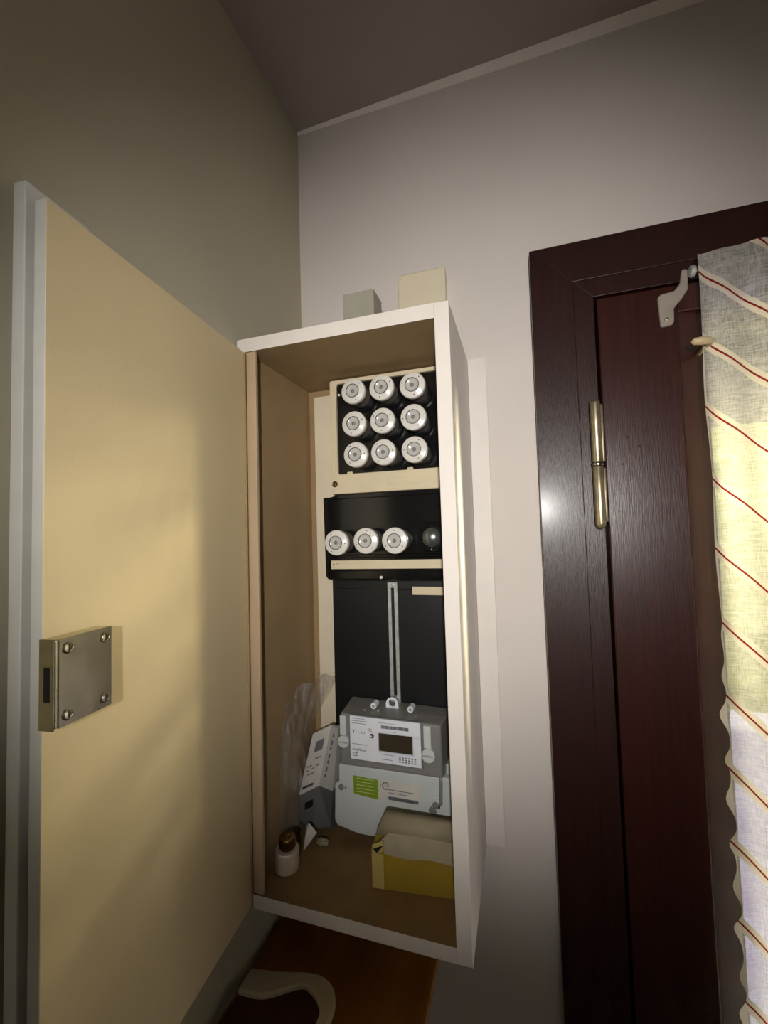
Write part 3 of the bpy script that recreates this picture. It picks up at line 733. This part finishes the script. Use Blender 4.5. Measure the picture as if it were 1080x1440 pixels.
# porcelain plug standing on the cabinet floor
pl_ = thing('fuse_plug', 'cream porcelain screw plug with dark threaded neck on the cabinet floor', 'plug', P(.0355, -.1400, FL))
c = P(.0360, -.1400, FL)
obj('body', lathe([(.0148, .0002), (.0164, .0018), (.0166, .0040), (.0162, .0265), (.0154, .0278), (.0100, .0280)], c, up, 36), 'plug', pl_)
pr = [(.0105, .029)]
for i in range(4): pr += [(.0118, .0315+i*.0028), (.0106, .0329+i*.0028)]
pr += [(.0112, .0432), (.0100, .0440), (.0040, .0441)]
obj('thread', lathe(pr, c, up, 28), 'brass', pl_, smooth=True)
obj('contact', lathe([(.0042, .0440), (.0042, .0460), (.0020, .0468)], c, up, 16), 'brass', pl_)
# yellow carton with torn flap
yb_ = thing('carton', 'yellow cardboard box with torn grey flaps in the right front corner of the cabinet', 'box', P(.215, -.11, FL))
ang = math.radians(6)
def YTm(u, v, z):
    return P(.1610+u*math.cos(ang)-v*math.sin(ang), -.1400+u*math.sin(ang)+v*math.cos(ang), FL+.0004+z)
BW, BD, BH = .1115, .040, .048
bm = bmesh.new()
hexa(bm, [YTm(0, 0, 0), YTm(BW, 0, 0), YTm(BW, BD, 0), YTm(0, BD, 0), YTm(.0003, -.001, BH), YTm(BW, 0, BH), YTm(BW, BD, BH+.004), YTm(0, BD, BH+.004)])
obj('box_body', bm, 'yellow', yb_, bevel=.0012)
bm = bmesh.new(); box(.0010, .0165, -.0012, .0, .002, BH-.003, bm, YTm); obj('tape_strip', bm, 'tape', yb_)
bm = bmesh.new()
pv = [YTm(*q) for q in ((.018, -.0016, BH-.001), (.045, -.0030, BH-.004), (.080, -.0035, BH-.001), (BW, -.0030, BH-.006), (BW, .012, BH+.012), (.060, .012, BH+.016), (.022, .010, BH+.018), (.012, .006, BH+.010))]
vs = [bm.verts.new(p) for p in pv]
bm.faces.new((vs[0], vs[1], vs[6], vs[7])); bm.faces.new((vs[1], vs[2], vs[5], vs[6])); bm.faces.new((vs[2], vs[3], vs[4], vs[5]))
fp = obj('front_flap', bm, 'card', yb_, label='grey-beige torn front flap'); md = fp.modifiers.new('sol', 'SOLIDIFY'); md.thickness = .0012
bm = bmesh.new()
pv = [YTm(*q) for q in ((.004, .010, BH+.014), (BW, .012, BH+.010), (BW, .020, BH+.030), (.014, .018, BH+.034), (BW, .029, BH+.031), (.016, .028, BH+.036), (BW, BD, BH+.003), (.004, BD, BH+.003))]
vs = [bm.verts.new(p) for p in pv]
bm.faces.new((vs[0], vs[1], vs[2], vs[3])); bm.faces.new((vs[3], vs[2], vs[4], vs[5])); bm.faces.new((vs[5], vs[4], vs[6], vs[7]))
fp = obj('back_flap', bm, 'card', yb_, label='grey-beige folded back flap', smooth=True); md = fp.modifiers.new('sol', 'SOLIDIFY'); md.thickness = .0012
bm = bmesh.new()
vs = [bm.verts.new(YTm(*q)) for q in ((.0005, -.0008, BH-.001), (.0020, -.0010, BH+.008), (.0170, -.0005, BH+.014), (.0165, -.0016, BH+.002), (.0070, -.0012, BH-.004))]
bm.faces.new(vs)
fp = obj('side_flap', bm, 'tape', yb_); md = fp.modifiers.new('sol', 'SOLIDIFY'); md.thickness = .0010
bm = bmesh.new()
vs = [bm.verts.new(YTm(*q)) for q in ((.0030, -.0022, BH+.0030), (.0160, -.0026, BH+.0085), (.0085, -.0026, BH-.0010))]
vs2 = [bm.verts.new(v.co+Vector((0, .003, 0))) for v in vs]
bm.faces.new(vs); bm.faces.new(vs2[::-1])
for i in range(3): bm.faces.new((vs[i], vs2[i], vs2[(i+1) % 3], vs[(i+1) % 3]))
obj('torn_hole', bm, 'dark', yb_)

# ------------------------------------------------------------------ on and above the cabinet
bx = thing('block_box', 'small grey cardboard block standing on top of the white cabinet', 'box', P(.1485, -.08, Z1))
obj('carton_body', box(.1242, .1730, -.1000, -.0610, Z1+.0002, .3505), 'greybox', bx, bevel=.0008)
obj('lid_edge', box(.1240, .1732, -.1002, -.0608, .3470, .3512), 'greybox', bx, bevel=.0006)
jb = thing('junction_box', 'square yellowed junction box on the wall above the cabinet', 'junction box', P(.229, 0, .33))
obj('base', box(.1905, .2675, -.0150, -.0002, .3310, .4105), 'jbox', jb, bevel=.002)
obj('cover', box(.1895, .2685, -.0230, -.0152, .3300, .4120), 'jbox', jb, bevel=.003, seg=3)
for q in ((.1960, .4050), (.2620, .4050)):
    obj('screw', lathe([(.0020, 0), (.0018, .0010), (.0004, .0012)], P(q[0], -.0230, q[1]), n=12), 'jbox', jb)
wr = obj('wire_end', tube([P(.2885, -.1400, Z1+.0005), P(.2890, -.1410, .270), P(.2878, -.1420, .277), P(.2860, -.1430, .283)], [.0011, .0011, .0008, .0004], 8), 'dark')
tag(wr, 'tiny dark wire end sticking up from the cabinet top beside the junction box', 'wire')

# ------------------------------------------------------------------ cupboard below and the tray on it
CT = -.575
cp = thing('shelf', 'orange-brown wooden wall shelf fixed in the corner below the meter cabinet', 'shelf', P(.12, -.2, CT-.014))
obj('shelf_board', box(.004, .2370, -.420, -.002, CT-.014, CT), 'cup', cp, bevel=.0012)
for x in (.030, .150):
    bm = prism([(x, CT-.0145), (x+.016, CT-.0145), (x+.016, CT-.200), (x, CT-.200)], -.018, -.001)
    obj('bracket', bm, 'steel', cp)
    obj('bracket_arm', box(x, x+.016, -.300, -.018, CT-.022, CT-.0142), 'steel', cp)
ty = thing('tray', 'dark brown tray with a cream rounded rim lying on the orange-brown shelf', 'tray', P(.07, -.25, CT))
def smooth_curve(ctrl, n=8):
    out = []
    for i in range(len(ctrl)-1):
        p0 = ctrl[max(i-1, 0)]; p1 = ctrl[i]; p2 = ctrl[i+1]; p3 = ctrl[min(i+2, len(ctrl)-1)]
        for k in range(n):
            t = k/n
            out.append(tuple(.5*((2*p1[a])+(-p0[a]+p2[a])*t+(2*p0[a]-5*p1[a]+4*p2[a]-p3[a])*t*t+(-p0[a]+3*p1[a]-3*p2[a]+p3[a])*t**3) for a in (0, 1)))
    out.append(tuple(ctrl[-1])); return out
outer = smooth_curve([(.0105, -.1905), (.045, -.1850), (.092, -.1745), (.116, -.1790), (.130, -.1930), (.1335, -.215), (.128, -.270), (.118, -.330)])
inner = smooth_curve([(.0105, -.2190), (.045, -.2150), (.082, -.1925), (.098, -.1945), (.112, -.2035), (.1195, -.220), (.114, -.270), (.106, -.330)])
bm = bmesh.new()
R4 = [[bm.verts.new(P(x, y, z)) for x, y in c_] for c_, z in ((outer, CT+.0002), (outer, CT+.0100), (inner, CT+.0100), (inner, CT+.0002))]
for k in range(4):
    a, b = R4[k], R4[(k+1) % 4]
    for i in range(len(a)-1): bm.faces.new((a[i], a[i+1], b[i+1], b[i]))
bm.faces.new([q[0] for q in R4]); bm.faces.new([q[-1] for q in R4][::-1])
obj('rim', bm, 'traycream', ty, bevel=.0025, seg=3)
bm = bmesh.new()
poly = [(.0105, -.2190)]+list(inner[1:])+[(.0105, -.330)]
a = [bm.verts.new(P(x, y, CT+.0002)) for x, y in poly]; b = [bm.verts.new(P(x, y, CT+.0040)) for x, y in poly]
bm.faces.new(b); bm.faces.new(a[::-1])
for i in range(len(a)): bm.faces.new((a[i], a[(i+1) % len(a)], b[(i+1) % len(a)], b[i]))
obj('base', bm, 'traydark', ty)
